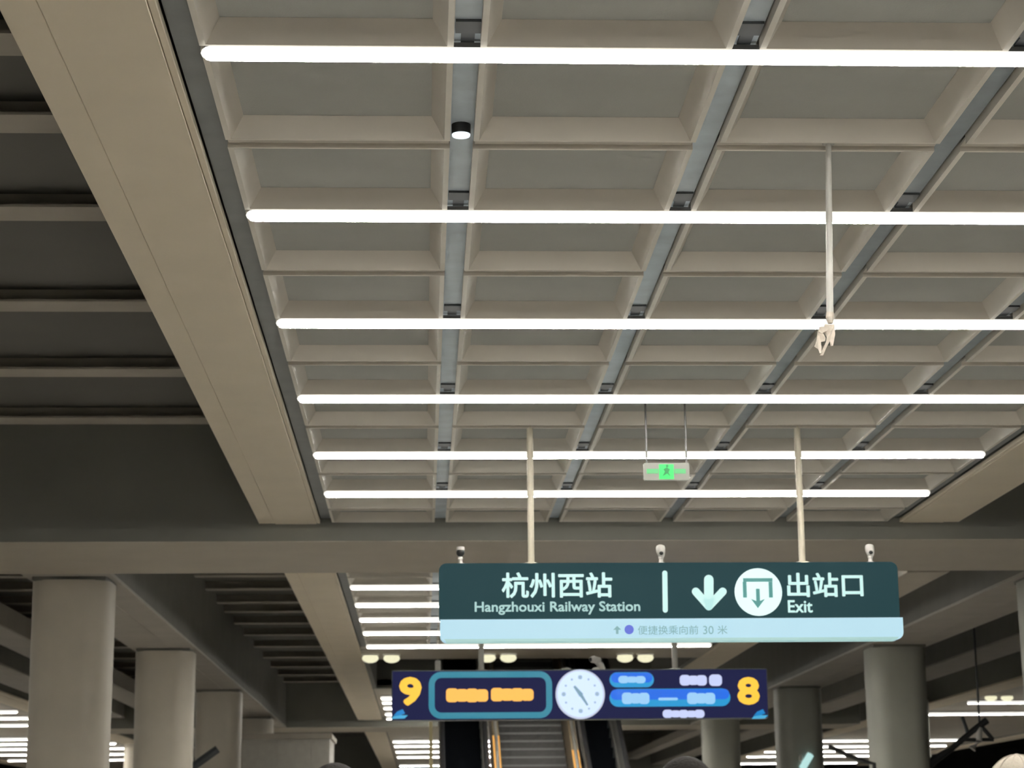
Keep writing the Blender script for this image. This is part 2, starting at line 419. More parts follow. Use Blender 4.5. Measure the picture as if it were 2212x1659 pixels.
column(XL, 43.9, lab+'third along the girder')
column(XL, 53.2, lab+'fourth along the girder')
lab = 'dim square column with rounded corners in the row right of the stairs, '
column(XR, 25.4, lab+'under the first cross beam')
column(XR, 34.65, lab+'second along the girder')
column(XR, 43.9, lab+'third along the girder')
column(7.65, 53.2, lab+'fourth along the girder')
def girder(x0, x1, y0, y1, z0, m='girder'):
    b = sthing('girder', ((x0+x1)/2, y0, z0)); l = (-(x0+x1)/2, -y0, -z0)
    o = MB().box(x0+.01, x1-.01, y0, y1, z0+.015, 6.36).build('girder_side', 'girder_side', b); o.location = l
    n = 3; cuts = [x0, x0+(x1-x0)*.62, x1]
    for i in range(2):
        o = MB().bbox(cuts[i]+.002, cuts[i+1]-.002, y0-.003, y1, z0, z0+.04, .004).build('soffit_board', m, b); o.location = l
girder(XL-.54, XL+.53, 24.72, 57.55, 4.66); girder(XR-.53, XR+.57, 24.72, 57.55, 4.66)

# ------------------------------------------------------------------ neighbouring platforms
def neighbour(ys, xs, xc, cols, lab, grp, gx):
    x0, x1 = xs
    struct(MB().box(x0-.1, x1+.1, ys, 95, Z+.063, Z+.2).build('ceiling_far', 'soffit'))
    edge_beam(x0-.8, x0-.12, 30, 95); edge_beam(x1+.12, x1+.8, 30, 95, -1)
    girder(gx-.45, gx+.45, 24.8, 95, 4.95)
    for y in cols:
        c = column(xc, y, lab, grp); c.scale = (1, 1, 4.955/4.66)
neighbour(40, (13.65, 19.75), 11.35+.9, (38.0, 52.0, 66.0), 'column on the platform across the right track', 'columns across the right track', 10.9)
neighbour(-8, (-16.2, -10.1), -9.4, (53.6, 70), 'column on the platform across the left track', 'columns across the left track', -8.6)

# ------------------------------------------------------------------ text
def text_mesh(txt, m, width=None, height=None, extrude=.002, bold=0.):
    cu = bpy.data.curves.new('lettering', 'FONT'); cu.body = txt; cu.extrude = extrude
    cu.resolution_u = 3
    o = bpy.data.objects.new('tmp', cu); COL.objects.link(o)
    dg = bpy.context.evaluated_depsgraph_get(); dg.update()
    me = bpy.data.meshes.new_from_object(o.evaluated_get(dg))
    bpy.data.objects.remove(o)
    if not len(me.vertices): return None
    xs = [v.co.x for v in me.vertices]; ys = [v.co.y for v in me.vertices]
    cx, cy = (min(xs)+max(xs))/2, (min(ys)+max(ys))/2
    sx = width/(max(xs)-min(xs)); sy = height/(max(ys)-min(ys)) if height else sx
    for v in me.vertices:
        x, y, z = v.co; v.co = ((x-cx)*sx, -z, (y-cy)*sy)
    if bold:
        n0 = len(me.vertices); base = [v.co.copy() for v in me.vertices]; pol = [tuple(p.vertices) for p in me.polygons]
        d = bold*sy; vs = []; fs = []
        for k, (dx, dz) in enumerate(((0, 0), (d, 0), (-d, 0), (0, d), (0, -d), (.7*d, .7*d), (-.7*d, -.7*d), (.7*d, -.7*d), (-.7*d, .7*d))):
            vs += [(c.x+dx, c.y-k*.0002, c.z+dz) for c in base]; fs += [tuple(i+k*n0 for i in p) for p in pol]
        me = bpy.data.meshes.new('lettering'); me.from_pydata(vs, [], fs); me.update()
    me.materials.clear(); me.materials.append(MATS[m]); me.name = 'lettering'
    me.flip_normals() if False else None
    return me

# ------------------------------------------------------------------ green hanging sign
YG = 16.86
def P(x, y, Y=YG): p = ony(x, y, Y); return p.x, p.z
sg = thing('hanging_sign', 'dark green back-lit station sign hung from two posts under the coffered ceiling', 'sign', (2.04, YG+.06, 3.07))
off = (-2.04, -YG-.06, -3.07)
def part(mb, n, m, parent=sg, o=off, smooth=False):
    ob = mb.build(n, m, parent, smooth); ob.location = o; return ob
x0, x1, zt, zm, zb = .14, 3.945, 3.715, 3.255, 3.072
tp = [(x0, zm), (x1, zm)]+[(x1-.06+.06*math.cos(math.radians(a)), zt-.06+.06*math.sin(math.radians(a))) for a in range(0, 91, 15)]+\
     [(x0+.06-.06*math.sin(math.radians(a)), zt-.06+.06*math.cos(math.radians(a))) for a in range(0, 91, 15)]
part(MB().prism_y(tp, YG+.01, YG+.17), 'sign_case', 'sign_case')
part(MB().prism_y([((a-2.04)*.999+2.04, (b-3.485)*.998+3.485) for a, b in tp], YG, YG+.012), 'sign_face', 'sign_green')
bp_ = [(x0+.01+.06-.06*math.cos(math.radians(a)), zb+.06-.06*math.sin(math.radians(a))) for a in range(0, 91, 15)]+\
      [(x1+.02-.06+.06*math.sin(math.radians(a)), zb+.06-.06*math.cos(math.radians(a))) for a in range(0, 91, 15)]+[(x1+.02, zm-.003), (x0+.01, zm-.003)]
part(MB().prism_y(bp_, YG-.006, YG+.17), 'light_strip', 'strip')
part(MB().prism_y([(x0+.06, zb-.001), (x1-.04, zb-.001), (x1-.02, zb+.02), (x0+.04, zb+.02)], YG-.008, YG+.17), 'strip_rail', 'glyph_dim')
def lettering(txt, xa, xb, ya, yb, m, parent=sg, o=off, Y=YG, bold=0., nm='lettering'):
    a = P(xa, yb, Y); b = P(xb, ya, Y)
    me = text_mesh(txt, m, b[0]-a[0], b[1]-a[1], bold=bold)
    if me is None: return None
    ob = link(nm, me, parent); ob.location = ((a[0]+b[0])/2+o[0], Y-.003+o[1], (a[1]+b[1])/2+o[2]); return ob
lettering('杭州西站', 1085, 1321, 1237, 1291, 'glyph', bold=.022)
lettering('Hangzhouxi Railway Station', 1026, 1382, 1299, 1328, 'glyph_dim', bold=.022)
lettering('出站口', 1702, 1862, 1238, 1289, 'glyph', bold=.022)
lettering('Exit', 1703, 1754, 1297, 1323, 'glyph', bold=.02)
lettering('便捷换乘向前', 1378, 1508, 1351, 1371, 'strip_ink', Y=YG-.006)
lettering('30', 1519, 1541, 1352, 1370, 'strip_ink', Y=YG-.006)
lettering('米', 1550, 1571, 1351, 1370, 'strip_ink', Y=YG-.006)
def stroke(pts, w):                                        # flat bar with round ends through px points
    m = MB()
    for (xa, ya), (xb, yb) in zip(pts[:-1], pts[1:]):
        a = Vector(P(xa, ya)); b = Vector(P(xb, yb)); d = (b-a).normalized(); n = Vector((-d.y, d.x))*w/2
        poly = []
        base = math.atan2(-n.y, -n.x)
        for k in range(9): q = base-math.pi*k/8; 
        ang = math.atan2(d.y, d.x)
        for k in range(9):
            q = ang-math.pi/2+math.pi*k/8; poly.append((b.x+w/2*math.cos(q), b.y+w/2*math.sin(q)))
        for k in range(9):
            q = ang+math.pi/2+math.pi*k/8; poly.append((a.x+w/2*math.cos(q), a.y+w/2*math.sin(q)))
        m.prism_y(poly, YG-.005, YG+.002)
    return m
part(stroke([(1436, 1238), (1437, 1318)], .042), 'divider_bar', 'glyph')
part(stroke([(1531, 1252), (1531, 1300)], .078).add(*(lambda m: (m.v, m.f))(stroke([(1503, 1278), (1531, 1310), (1561, 1278)], .066))), 'down_arrow', 'glyph')
c = P(1638, 1279)
part(MB().prism_y(circle(c[0], c[1], .197), YG-.006, YG+.002), 'exit_emblem', 'disc')
def bar(xa, xb, ya, yb, Y0=YG-.009):
    a = P(xa, yb); b = P(xb, ya); return MB().prism_y([(a[0],a[1]),(b[0],a[1]),(b[0],b[1]),(a[0],b[1])], Y0, YG)
e = bar(1605, 1668, 1249, 1257)
for q in ((1605, 1612, 1257, 1291), (1661, 1668, 1257, 1291), (1633.5, 1640.5, 1272, 1300)): m_ = bar(*q); e.add(m_.v, m_.f)
a, b_, d_ = P(1622, 1294), P(1652, 1294), P(1637, 1314)
nt = P(1637, 1300)
e.prism_y([a, nt, d_][::1], YG-.009, YG); e.prism_y([nt, b_, d_][::1], YG-.009, YG)
part(e, 'exit_pictogram', 'disc_ink')
# marks on the light strip
a = P(1333, 1352, YG-.006); s_ = .03
part(MB().prism_y([(a[0]-.032, a[1]-.032), (a[0]+.032, a[1]-.032), (a[0], a[1])], YG-.010, YG-.005).prism_y([(a[0]-.01, a[1]-.066), (a[0]+.01, a[1]-.066), (a[0]+.01, a[1]-.03), (a[0]-.01, a[1]-.03)], YG-.010, YG-.005), 'up_arrow', 'strip_ink')
a = P(1359, 1360, YG-.006)
part(MB().prism_y(circle(a[0], a[1], .038, 24), YG-.010, YG-.005), 'round_mark', 'strip_blue')
for px in (1146, 1731):
    t0 = (.905 if px < 1400 else 3.165)
    part(MB().tube([(t0, YG+.08, Z+.026), (t0, YG+.08, zt)], .027, 14), 'post', 'pole', smooth=True)
    part(MB().tube([(t0, YG+.08, zt+.012), (t0, YG+.08, zt-.004)], [.05, .09], 18), 'post_flange', 'pole', smooth=True)
# small cameras standing on the sign
for k, (px, lb) in enumerate(((995, 'small surveillance camera with dark lens at the left end of the green sign'), (1430, 'small white camera standing midway along the green sign'), (1884, 'small white camera standing near the exit end of the green sign'))):
    x, z = P(px, 1195); z0 = zt
    cm = thing('camera', lb, 'camera', (x, YG+.08, z0))
    MB().tube([(0,0,0),(0,0,.012),(0,0,.012),(0,0,.05)], [.03,.03,.018,.016], 12).build('stem', 'white_paint', cm, True)
    MB().sphere((0,0,.05), .022, 12, 6).build('ball_joint', 'white_paint', cm, True)
    if k == 0:
        MB().sphere((0,-.005,.098), (.034,.034,.036), 14, 8).build('lens', 'black', cm, True)
        MB().tube([(0,0,.118),(0,0,.146)], [.036,.033], 14).build('hood', 'white_paint', cm, True)
    else:
        MB().tube([(.006,0,.055),(.004,0,.075),(0,0,.10),(-.002,0,.13),(-.003,0,.15),(-.003,0,.158)], [.022,.030,.037,.039,.034,.015], 14).build('body', 'white_paint', cm, True)
        MB().sphere((0,-.034,.085), (.018,.01,.016), 10, 6).build('lens', 'black', cm, True)

# ------------------------------------------------------------------ blue platform sign with clock
YB = 26.0
bs = thing('platform_sign', 'dark blue illuminated platform sign with round clock and yellow 9 and 8', 'sign', (2.0, YB+.08, 2.98))
boff = (-2.0, -YB-.08, -2.98)
def bpart(mb, n, m, smooth=False): return part(mb, n, m, bs, boff, smooth)
bx0, bx1 = P(846, 1500, YB)[0], P(1659, 1500, YB)[0]; bz1 = P(1250, 1446, YB)[1]; bz0 = P(1250, 1554, YB)[1]
bpart(MB().bbox(bx0, bx1, YB+.01, YB+.2, bz0, bz1, .015), 'sign_case', 'sign_case')
bpart(MB().box(bx0+.01, bx1-.01, YB, YB+.012, bz0+.008, bz1-.012), 'sign_face', 'sign_blue')
def prr(xa, xb, ya, yb, r, Y0, n, m, d=.006):
    a = P(xa, yb, YB); b = P(xb, ya, YB)
    return bpart(MB().prism_y(rrect((a[0]+b[0])/2, (a[1]+b[1])/2, b[0]-a[0], b[1]-a[1], r), Y0, Y0+d), n, m)
def frame(xa, xb, ya, yb, r, w, n, m):
    a = P(xa, yb, YB); b = P(xb, ya, YB); cx, cz, W, H = (a[0]+b[0])/2, (a[1]+b[1])/2, b[0]-a[0], b[1]-a[1]
    o1 = rrect(cx, cz, W, H, r, 8); i1 = rrect(cx, cz, W-2*w, H-2*w, max(.02, r-w), 8); N = len(o1); vs = []; fs = []
    for y in (YB-.02, YB+.002):
        vs += [(p[0], y, p[1]) for p in o1]+[(p[0], y, p[1]) for p in i1]
    for k in range(N):
        j = (k+1) % N
        fs += [(k, j, N+j, N+k), (k, 2*N+k, 2*N+j, j), (N+k, N+j, 3*N+j, 3*N+k)]
    return bpart(MB().add(vs, fs), n, m)
frame(926, 1192, 1450, 1553, .16, .075, 'screen_frame', 'teal_frame')
def glyph_row(xa, xb, ya, yb, n, nm, m, Y0):
    """unreadable characters: a row of stubby blocks that nearly run together"""
    st = (xb-xa)/n
    for k in range(n):
        x = xa+k*st; dy = (0, 1.5, .5, 2)[k % 4]
        prr(x-2.4, x+st+2.4, ya+dy, yb-(1.2 if k % 2 else 0), .045, Y0-.0005*(k % 2), nm, m)
glyph_row(966, 1052, 1487, 1517, 4, 'screen_character', 'orange', YB-.008)
glyph_row(1063, 1150, 1486, 1515, 4, 'screen_character', 'orange', YB-.008)
def numeral(t, xa, xb, ya, yb):
    a = P(xa, yb, YB); b = P(xb, ya, YB); me = text_mesh(t, 'yellow', b[0]-a[0], b[1]-a[1], bold=.05)
    ob = link('numeral', me, bs); ob.location = ((a[0]+b[0])/2+boff[0], YB-.006+boff[1], (a[1]+b[1])/2+boff[2])
numeral('9', 866, 907, 1466, 1521); numeral('8', 1597, 1636, 1466, 1519)
c = P(1253, 1500, YB); R_ = .308
bpart(MB().prism_y(circle(c[0], c[1], R_, 48), YB-.05, YB+.01), 'clock_rim', 'clock_rim')
bpart(MB().prism_y(circle(c[0], c[1], R_*.93, 48), YB-.056, YB-.04), 'clock_face', 'clock_face')
for k in range(12):
    a = math.radians(30*k); rr = R_*.68; L = .05 if k % 3 == 0 else .026; Wd = .05 if k % 3 == 0 else .026
    bpart(MB().prism_y(rrect(c[0]+rr*math.sin(a), c[1]+rr*math.cos(a), Wd, L, .02), YB-.060, YB-.055), 'hour_mark', 'clock_mark')
def hand(ang, L, w):
    a = math.radians(ang); d = (math.sin(a), math.cos(a)); n = (d[1], -d[0])
    pts = [(c[0]-n[0]*w-d[0]*.02, c[1]-n[1]*w-d[1]*.02), (c[0]+n[0]*w-d[0]*.02, c[1]+n[1]*w-d[1]*.02), (c[0]+d[0]*L+n[0]*w*.5, c[1]+d[1]*L+n[1]*w*.5), (c[0]+d[0]*L-n[0]*w*.5, c[1]+d[1]*L-n[1]*w*.5)]
    ar = sum(pts[i][0]*pts[(i+1)%4][1]-pts[(i+1)%4][0]*pts[i][1] for i in range(4))
    if ar < 0: pts = pts[::-1]
    return bpart(MB().prism_y(pts, YB-.066, YB-.06), 'clock_hand', 'clock_hand')
hand(322, .125, .028); hand(148, .165, .022)
prr(1317, 1412, 1452, 1485, .1, YB-.006, 'route_pill', 'pill_cyan'); prr(1320, 1409, 1453, 1475, .08, YB-.008, 'route_pill', 'pill_blue')
glyph_row(1338, 1392, 1460, 1476, 3, 'pill_character', 'text_cyan', YB-.012)
prr(1317, 1577, 1487, 1527, .12, YB-.006, 'route_pill', 'pill_cyan'); prr(1319, 1575, 1488, 1512, .09, YB-.008, 'route_pill', 'pill_blue')
glyph_row(1346, 1400, 1496, 1521, 3, 'pill_character', 'text_cyan', YB-.012); glyph_row(1487, 1542, 1496, 1521, 3, 'pill_character', 'text_cyan', YB-.012)
prr(1422, 1464, 1507, 1513, .02, YB-.012, 'route_dash', 'text_cyan')
glyph_row(1471, 1524, 1458, 1481, 3, 'sign_character', 'text_white', YB-.008); prr(1532, 1559, 1457, 1482, .05, YB-.008, 'sign_character', 'text_white')
glyph_row(1434, 1519, 1533, 1551, 5, 'sign_character', 'text_white', YB-.008)
def emblem(xa, fl):
    X = lambda t: xa+(t if not fl else 36-t)
    for pts, m in ((((4, 1546), (12, 1537), (24, 1532), (29, 1541), (20, 1545)), 'emblem'), (((0, 1553), (4, 1547), (20, 1545), (35, 1545), (28, 1552)), 'emblem_light')):
        q = [P(X(a), b, YB) for a, b in pts]
        ar = sum(q[i][0]*q[(i+1)%len(q)][1]-q[(i+1)%len(q)][0]*q[i][1] for i in range(len(q)))
        if ar < 0: q = q[::-1]
        bpart(MB().prism_y(q, YB-.006, YB+.002), 'emblem', m)
emblem(846, False); emblem(1624, False)
for px in (1040, 1460):
    x = P(px, 1430, YB)[0]
    bpart(MB().tube([(x, YB+.1, Z+.1), (x, YB+.1, bz1-.01)], .036, 14), 'post', 'rod', True)
    bpart(MB().tube([(x, YB+.1, bz1+.012), (x, YB+.1, bz1-.004)], [.06, .1], 16), 'post_flange', 'rod', True)
x, z = P(1285, 1434, YB)
cm = thing('camera', 'white bullet camera on a bent arm on top of the blue sign', 'camera', (x+.09, YB+.1, bz1))
MB().tube([(0,0,0),(-.01,0,.06),(-.06,0,.11)], [.05,.04,.035], 12).build('arm', 'white_paint', cm, True)
MB().tube([(-.02,0,.115),(-.10,-.03,.13),(-.13,-.04,.128)], [.04,.045,.038], 14).build('body', 'white_paint', cm, True)
MB().sphere((-.135,-.04,.128), .026, 10, 6).build('lens', 'black', cm, True)
x = P(946, 1434, YB)[0]
bx = tag(MB().bbox(x-.035, x+.035, YB+.06, YB+.14, bz1, bz1+.13, .012).build('junction_box', 'rod'), 'small pale junction box on top of the blue sign near its left end', 'box')
for px in (1225, 1290):
    x = P(px, 1440, YB)[0]
    tag(MB().sphere((x, YB+.1, bz1), (.06, .05, .035), 12, 4, 0, math.pi/2).build('sensor_dome', 'rod', None, True), 'low pale dome sensor on top of the blue sign above the clock', 'sensor', 'dome sensors above the clock')

# ------------------------------------------------------------------ exit sign, rods, lamp in the groove
YE = 16.17
ex = thing('exit_sign', 'small green lit emergency exit sign hung on two thin rods', 'sign', (1.957, YE, 4.288))
eo = (-1.957, -YE, -4.288)
def epart(mb, n, m, s=False): return part(mb, n, m, ex, eo, s)
epart(MB().bbox(1.773, 2.141, YE, YE+.03, 4.285, 4.425, .008), 'case', 'exit_case')
def erect(xa, xb, ya, yb, m, n, d=.004):
    a = P(xa, yb, YE); b = P(xb, ya, YE); return epart(MB().prism_y([(a[0],a[1]),(b[0],a[1]),(b[0],b[1]),(a[0],b[1])], YE-d, YE+.002), n, m)
erect(1424, 1455, 1003, 1035, 'exit_green', 'figure_panel')
for xs in ((1397, 1422, 1), (1457, 1481, -1)):
    erect(xs[0], xs[1], 1013, 1023, 'exit_pale', 'arrow_bar')
q = [P(a, b, YE) for a, b in ((1431, 1029), (1436, 1019), (1433, 1014), (1440, 1010), (1447, 1014), (1444, 1021), (1449, 1030), (1441, 1023))]
epart(MB().prism_y(q, YE-.007, YE-.003), 'running_figure', 'exit_dark')
a = P(1441, 1007, YE); epart(MB().prism_y(circle(a[0], a[1], .011, 12), YE-.007, YE-.003), 'running_figure_head', 'exit_dark')
for x in (1.80, 2.12): epart(MB().tube([(x, YE+.015, Z+.106), (x, YE+.015, 4.42)], .008, 8), 'rod', 'housing', True)
dl = thing('downlight', 'small black cylinder downlight with white lens inside a ceiling groove', 'lamp', (.192, 9.6, Z+.0))
MB().tube([(0,0,.046),(0,0,-.005)], .047, 20).build('body', 'black', dl, True)
MB().tube([(0,0,-.004),(0,0,-.014),(0,0,-.016)], [.046,.044,.03], 20).build('lens', 'lens', dl, True)
# cut hanging rod with a rag
rod = thing('hanging_rod', 'pale cut-off rod hanging from a ceiling groove, end wrapped in cloth', 'rod', (2.044, 9.774, Z+.026))
MB().tube([(0,0,.0),(-.018,0,-.50),(-.032,0,-.925)], [.014,.0165,.0175], 14).build('tube', 'rod', rod, True)
MB().tube([(0,0,.0),(0,0,-.012)], [.035,.03], 14).build('ceiling_flange', 'rod', rod, True)
rg = MB()
for k, pl in enumerate(([(1782,700),(1803,700),(1804,722),(1799,748),(1795,747),(1793,736),(1783,755),(1778,768),(1771,768),(1776,757),(1784,739),(1786,728),(1779,714)],
                        [(1767,713),(1776,714),(1783,731),(1782,737),(1774,738),(1775,762),(1770,764),(1768,754),(1760,748),(1764,733)],
                        [(1770,706),(1790,704),(1788,714),(1776,720),(1768,716)])):
    yb = 9.774-.022-.008*k; n = len(pl); vs = []
    for t in (0, .005):
        for i, (x, y) in enumerate(pl):
            p = ony(x, y, yb); vs.append((p.x-2.044, yb+t+.007*math.sin(i*1.7+k)-9.774, p.z-Z-.026))
    rg.add(vs, [tuple(range(n-1, -1, -1)), tuple(range(n, 2*n))]+[(i, (i+1) % n, (i+1) % n+n, i+n) for i in range(n)])
rg.tube([(-.030,0,-.885),(-.032,0,-.91),(-.032,0,-.94)], [.019,.021,.012], 12)
rg.build('cloth_wrap', 'rag', rod)

# ------------------------------------------------------------------ stairs and escalators behind the blue sign
Y0, ZT, SL = 33.6, 6.3, math.tan(math.radians(30))
def slope_panel(x0, x1, lo, hi, ya=Y0-.2, yb=Y0+ZT/SL+.3):   # slanted slab between heights lo..hi above the pitch line
    f = lambda y: (y-Y0)*SL
    return MB().prism_x([(ya, max(0, f(ya)+lo)), (yb, f(yb)+lo), (yb, f(yb)+hi), (ya, f(ya)+hi)], x0, x1)
st = thing('staircase', 'grey stone staircase rising between the two escalators', 'staircase', (2.04, Y0, 0)); so = (-2.04, -Y0, 0)
rise = .16; run = rise/SL; N = int(ZT/rise)
sm = MB().box(-.63, .63, 0, run+.3, 0, rise).mesh('step', 'stone_step')
em = MB().box(-.62, .62, -.008, .05, rise-.03, rise+.004).mesh('step_nosing', 'step_edge')
for k in range(N):
    s_ = link('step', sm, st, (0, k*run, k*rise)); link('step_nosing', em, s_)
for sx in (-1, 1):
    part(slope_panel(2.04+sx*.70-.06, 2.04+sx*.70+.06, -.25, .95), 'stringer', 'bronze', st, so)
    part(slope_panel(2.04+sx*.70-.062, 2.04+sx*.70+.062, .944, .962, Y0, Y0+(4.2 if sx < 0 else 3.7)), 'stringer_glow', 'orange_glow', st, so)  # warm reflection on the stringer, painted in as a glowing strip
    part(MB().tube([(2.04+sx*.70, Y0, 1.0), (2.04+sx*.70, Y0+ZT/SL, ZT+1.0)], .03, 10), 'handrail', 'steel', st, so, True)
def escalator(xa, xb, label):
    xc = (xa+xb)/2; hw = (xb-xa)/2
    e = thing('escalator', label, 'escalator', (xc, Y0, 0)); eo2 = (-xc, -Y0, 0)
    rs, rn = .2, .2/SL
    me = MB().box(-hw, hw, 0, rn+.25, 0, rs).mesh('step', 'esc_black')
    for k in range(int(ZT/rs)): link('step', me, e, (0, k*rn, k*rs))
    for sx in (-1, 1):
        x = xc+sx*(hw+.05)
        part(slope_panel(x-.05, x+.05, -.3, .35), 'skirt', 'steel', e, eo2)
        part(slope_panel(x-.02, x+.02, .35, .95), 'balustrade', 'steel', e, eo2)
        part(MB().tube([(x, Y0-.5, .92), (x, Y0, 1.0), (x, Y0+ZT/SL, ZT+1.0)], .045, 10), 'handrail', 'rubber', e, eo2, True)
    return e
e1 = escalator(.42, 1.10, 'black escalator left of the stone staircase, below the boxed number 9 side')
e2 = escalator(2.99, 3.56, 'black escalator right of the stone staircase, below the clock')
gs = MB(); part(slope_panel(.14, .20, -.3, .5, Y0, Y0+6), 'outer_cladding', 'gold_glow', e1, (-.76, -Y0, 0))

# ------------------------------------------------------------------ things in the background
kx0, kx1, kz = -4.0, -2.1, 4.05
kk = thing('service_room', 'beige panelled service room standing beyond the left columns', 'room', (-3.1, 51, 0))
for i, (a, b) in enumerate(((-1.25, -.42), (-.41, .40), (.41, .86))):
    MB().bbox(a, b, 0, .08, 0, kz-.02*(i % 2), .02).build('wall_panel', 'kiosk', kk)
MB().box(-1.25, .86, .08, 2.6, 0, kz-.03).build('room_body', 'kiosk', kk)
MB().bbox(-1.32, .92, -.08, 2.7, kz-.03, kz+.1, .02).build('roof', 'rib', kk)
for x in (-.9, .0): MB().box(x, x+.3, -.02, .02, 2.55, 2.75).build('vent', 'bracket', kk)
# overhead-line bracket over the right track
YC = 34.5
def W(x, y): p = ony(x, y, YC); return (p.x, p.y, p.z)
cb = thing('overhead_line_bracket', 'black triangulated overhead line bracket beside the dim right column', 'bracket', W(2115, 1565)); co = tuple(-v for v in W(2115, 1565))
top = W(2116, 1565)
part(MB().tube([(top[0], YC, 6.36), top], .018, 10), 'drop_tube', 'bracket', cb, co, True)
part(MB().tube([W(2132, 1556), W(2100, 1580), W(2052, 1620), W(1996, 1657)], [.06, .05, .05, .09], 10), 'strut', 'black', cb, co, True)
part(MB().tube([top, W(2145, 1598)], .035, 10), 'strut', 'black', cb, co, True)
part(MB().tube([W(2078, 1598), W(2146, 1598)], .03, 10), 'tie_bar', 'black', cb, co, True)
part(MB().tube([W(2078, 1548), W(2090, 1582)], .03, 10), 'hanger', 'bracket', cb, co, True)
part(MB().tube([W(2115, 1568), W(2114, 1600), W(2100, 1618)], [.05, .06, .07], 10), 'insulator', 'white_paint', cb, co, True)
part(MB().tube([W(1996, 1657), W(2004, 1690)], .08, 10), 'clamp', 'black', cb, co, True)
YC = 33.0
cb2 = thing('cable_bracket', 'thin black bent bracket reaching from the dim right column over the platform', 'bracket', W(1890, 1652)); co = tuple(-v for v in W(1890, 1652))
part(MB().tube([W(1790, 1612), W(1832, 1632), W(1868, 1645), W(1888, 1650), W(1890, 1690)], .035, 8), 'arm', 'black', cb2, co, True)
YC = 32.0
cb2 = thing('cable_bracket', 'thick dark slanted bracket against the third left column', 'bracket', ony(430, 1655, 39.6)); c0 = ony(430, 1655, 39.6); co = tuple(-v for v in c0)
part(MB().tube([tuple(ony(405, 1665, 39.6)), tuple(ony(470, 1618, 39.6))], .075, 8), 'arm', 'bracket', cb2, co, True)
# slanted lit strip on the third right column
a, b = ony(1732, 1662, 43.36), ony(1752, 1628, 43.36)
ls = thing('strip_light', 'short slanted pale green strip light with oval fitting on the third right column', 'lamp', tuple(a)); lo = tuple(-v for v in a)
part(MB().tube([a, a.lerp(b, .04), b.lerp(a, .04), b], [.02, .075, .075, .02], 10), 'diffuser', 'glyph', ls, lo, True)
p = ony(1730, 1638, 43.38)
part(MB().sphere(p, (.05, .075, .075), 12, 8), 'oval_fitting', 'cap', ls, lo, True)
# cable tray girders across the right track
struct(MB().bbox(9.35, 9.85, 24.8, 95, 5.2, 5.5, .02).build('track_girder', 'girder'))
struct(MB().bbox(-7.9, -7.2, 30, 95, 5.2, 5.6, .02).build('track_girder', 'girder'))

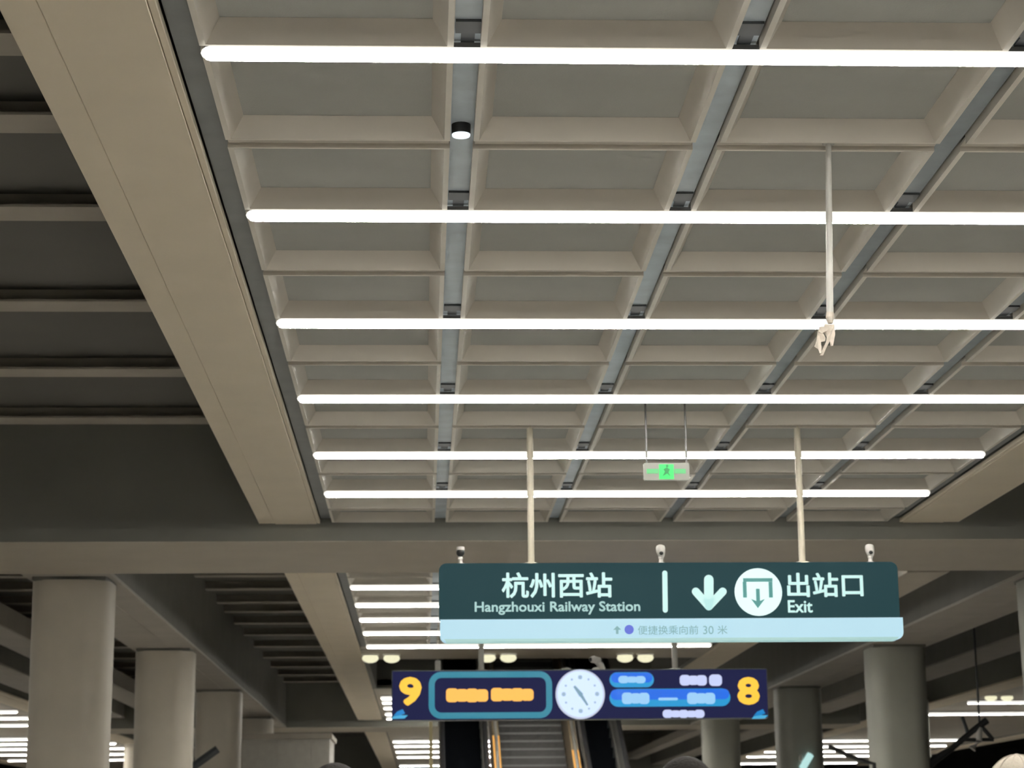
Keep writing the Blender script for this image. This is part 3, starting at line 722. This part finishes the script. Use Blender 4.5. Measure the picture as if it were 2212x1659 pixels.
# ------------------------------------------------------------------ people (heads just reach into the picture)
def skin_obj(name, verts, edges, radii, m, parent, root=0, sub=2):
    me = bpy.data.meshes.new(name); me.from_pydata(verts, edges, []); me.update(); me.materials.append(MATS[m])
    o = link(name, me, parent)
    sk = o.modifiers.new('skin', 'SKIN'); sk.use_smooth_shade = True
    if not me.skin_vertices: pass
    lay = me.skin_vertices[0].data if me.skin_vertices else None
    if lay:
        for i, r in enumerate(radii): lay[i].radius = (r if isinstance(r, tuple) else (r, r)); lay[i].use_root = (i == root)
    ss = o.modifiers.new('sub', 'SUBSURF'); ss.levels = 1; ss.render_levels = sub
    return o
def person(x, y, rot, h, label, top, legs, cap=False, shirt='cloth_dark'):
    t = thing('person', label, 'person', (x, y, 0)); t.rotation_euler.z = rot; k = h/1.72; t.scale = (k, k, k)
    V = [(0,0,.93),(0,0,1.08),(0,-.01,1.25),(0,0,1.40),(0,.005,1.48),(0,.02,1.545),(0,.025,1.60),(0,.015,1.655)]
    E = [(i, i+1) for i in range(7)]; Rr = [(.15,.10),(.135,.095),(.155,.105),(.13,.085),.052,(.066,.078),(.072,.086),(.058,.07)]
    V += [(0,.115,1.575)]; E += [(6, 8)]; Rr += [.012]
    for s in (-1, 1):
        b = len(V); V += [(s*.078,.01,1.58)]; E += [(6, b)]; Rr += [.016]
    for s in (-1, 1):
        b = len(V); V += [(s*.17,0,1.39),(s*.215,-.02,1.12),(s*.225,.04,.90),(s*.225,.06,.83)]; E += [(3,b),(b,b+1),(b+1,b+2),(b+2,b+3)]; Rr += [.055,.042,.03,(.02,.035)]
        for q, (fy, L) in enumerate(((.085,.075),(.07,.085),(.053,.08),(.038,.065))):
            c_ = len(V); V += [(s*.225,fy,.785),(s*.218,fy+.008,.785-L*.55),(s*.208,fy+.012,.785-L)]; E += [(b+3,c_),(c_,c_+1),(c_+1,c_+2)]; Rr += [.0095,.0085,.0075]
        c_ = len(V); V += [(s*.215,.10,.82),(s*.205,.12,.785)]; E += [(b+3,c_),(c_,c_+1)]; Rr += [.0105,.0085]
    for s in (-1, 1):
        b = len(V); V += [(s*.09,0,.86),(s*.095,.01,.48),(s*.095,-.02,.09),(s*.1,.10,.035)]; E += [(0,b),(b,b+1),(b+1,b+2),(b+2,b+3)]; Rr += [.085,.055,.038,(.04,.03)]
    skin_obj('body', V, E, Rr, 'skin', t)
    V = [(0,0,.90),(0,0,1.08),(0,-.01,1.25),(0,0,1.40),(0,.0,1.45)]; E = [(i,i+1) for i in range(4)]; Rr = [(.175,.125),(.155,.115),(.175,.125),(.145,.10),(.07,.07)]
    for s in (-1, 1):
        b = len(V); V += [(s*.175,0,1.39),(s*.22,-.02,1.12),(s*.228,.035,.90)]; E += [(3,b),(b,b+1),(b+1,b+2)]; Rr += [.072,.058,.045]
    skin_obj('jacket', V, E, Rr, top, t)
    V = [(0,0,.95)]; E = []; Rr = [(.165,.115)]
    for s in (-1, 1):
        b = len(V); V += [(s*.09,0,.84),(s*.095,.01,.48),(s*.095,-.015,.10)]; E += [(0,b),(b,b+1),(b+1,b+2)]; Rr += [.10,.072,.06]
    skin_obj('trousers', V, E, Rr, legs, t)
    for s in (-1, 1):
        MB().sphere((s*.098,.055,.04), (.048,.135,.045), 14, 8).build('shoe', 'shoe', t, True)
        MB().sphere((s*.03,.100,1.605), (.012,.008,.008), 8, 6).build('eye', 'black', t, True)
    MB().tube([(-.022,.103,1.545),(0,.108,1.543),(.022,.103,1.545)], [.003,.005,.003], 6).build('mouth', 'cap_seam', t, True)
    if not cap:
        hm = MB().sphere((0,.005,1.618), (.092,.108,.102), 24, 12, 0, math.pi*.56).sphere((0,-.04,1.585), (.086,.07,.10), 20, 10)
        hm.build('hair', 'hair', t, True)
    else:
        MB().sphere((0,-.03,1.56), (.08,.07,.08), 20, 10).build('hair', 'hair', t, True)
        cp = MB().sphere((0,.0,1.60), (.10,.112,.118), 28, 12, 0, math.pi*.52).build('cap', 'cap_cloth', t, True)
        m = MB()
        for q in range(6):
            a = math.pi*q/6+.3
            m.tube([((.1012)*math.sin(b)*math.cos(a), .1132*math.sin(b)*math.sin(a), 1.60+.1192*math.cos(b)) for b in [-.5*math.pi+math.pi*i/16 for i in range(17)]], .0016, 6)
        m.build('cap_seam', 'cap_cloth', cp, True)
        MB().tube([(.1012*math.sin(b)*math.cos(-1.25), .1136*math.sin(b)*math.sin(-1.25), 1.60+.1196*math.cos(b)) for b in [.28+.05*i for i in range(9)]], [.002,.004,.006,.0065,.0065,.006,.005,.004,.002], 6).build('cap_slit', 'cap_seam', cp, True)
        MB().sphere((0,0,1.716), (.010,.010,.006), 10, 6).build('cap_button', 'cap_cloth', cp, True)
        br = MB(); vs = []; N = 12
        for zz in (0, .006):
            for i in range(N+1):
                a = math.pi*i/N; vs += [(.095*math.cos(a), .03+.08*math.sin(a), 1.598+zz), (.092*math.cos(a), .05+.15*math.sin(a), 1.585+zz)]
        fs = []; o2 = 2*(N+1)
        for i in range(N):
            fs += [(2*i,2*i+2,2*i+3,2*i+1), (o2+2*i,o2+2*i+1,o2+2*i+3,o2+2*i+2), (2*i+1,2*i+3,o2+2*i+3,o2+2*i+1), (2*i,o2+2*i,o2+2*i+2,2*i+2)]
        br.add(vs, fs).build('cap_brim', 'cap_cloth', cp)
    return t
person(.822, 6.5, .1, 1.716, 'person with black hair standing beneath the right half of the green sign', 'cloth_dark', 'denim')
person(-.27, 6.5, -.15, 1.704, 'person with dark hair standing beneath the left edge beam', 'cloth_grey', 'cloth_dark')
person(1.868, 6.5, .2, 1.714, 'person in a pale beige cap standing by the dim right columns', 'cloth_beige', 'denim', cap=True)
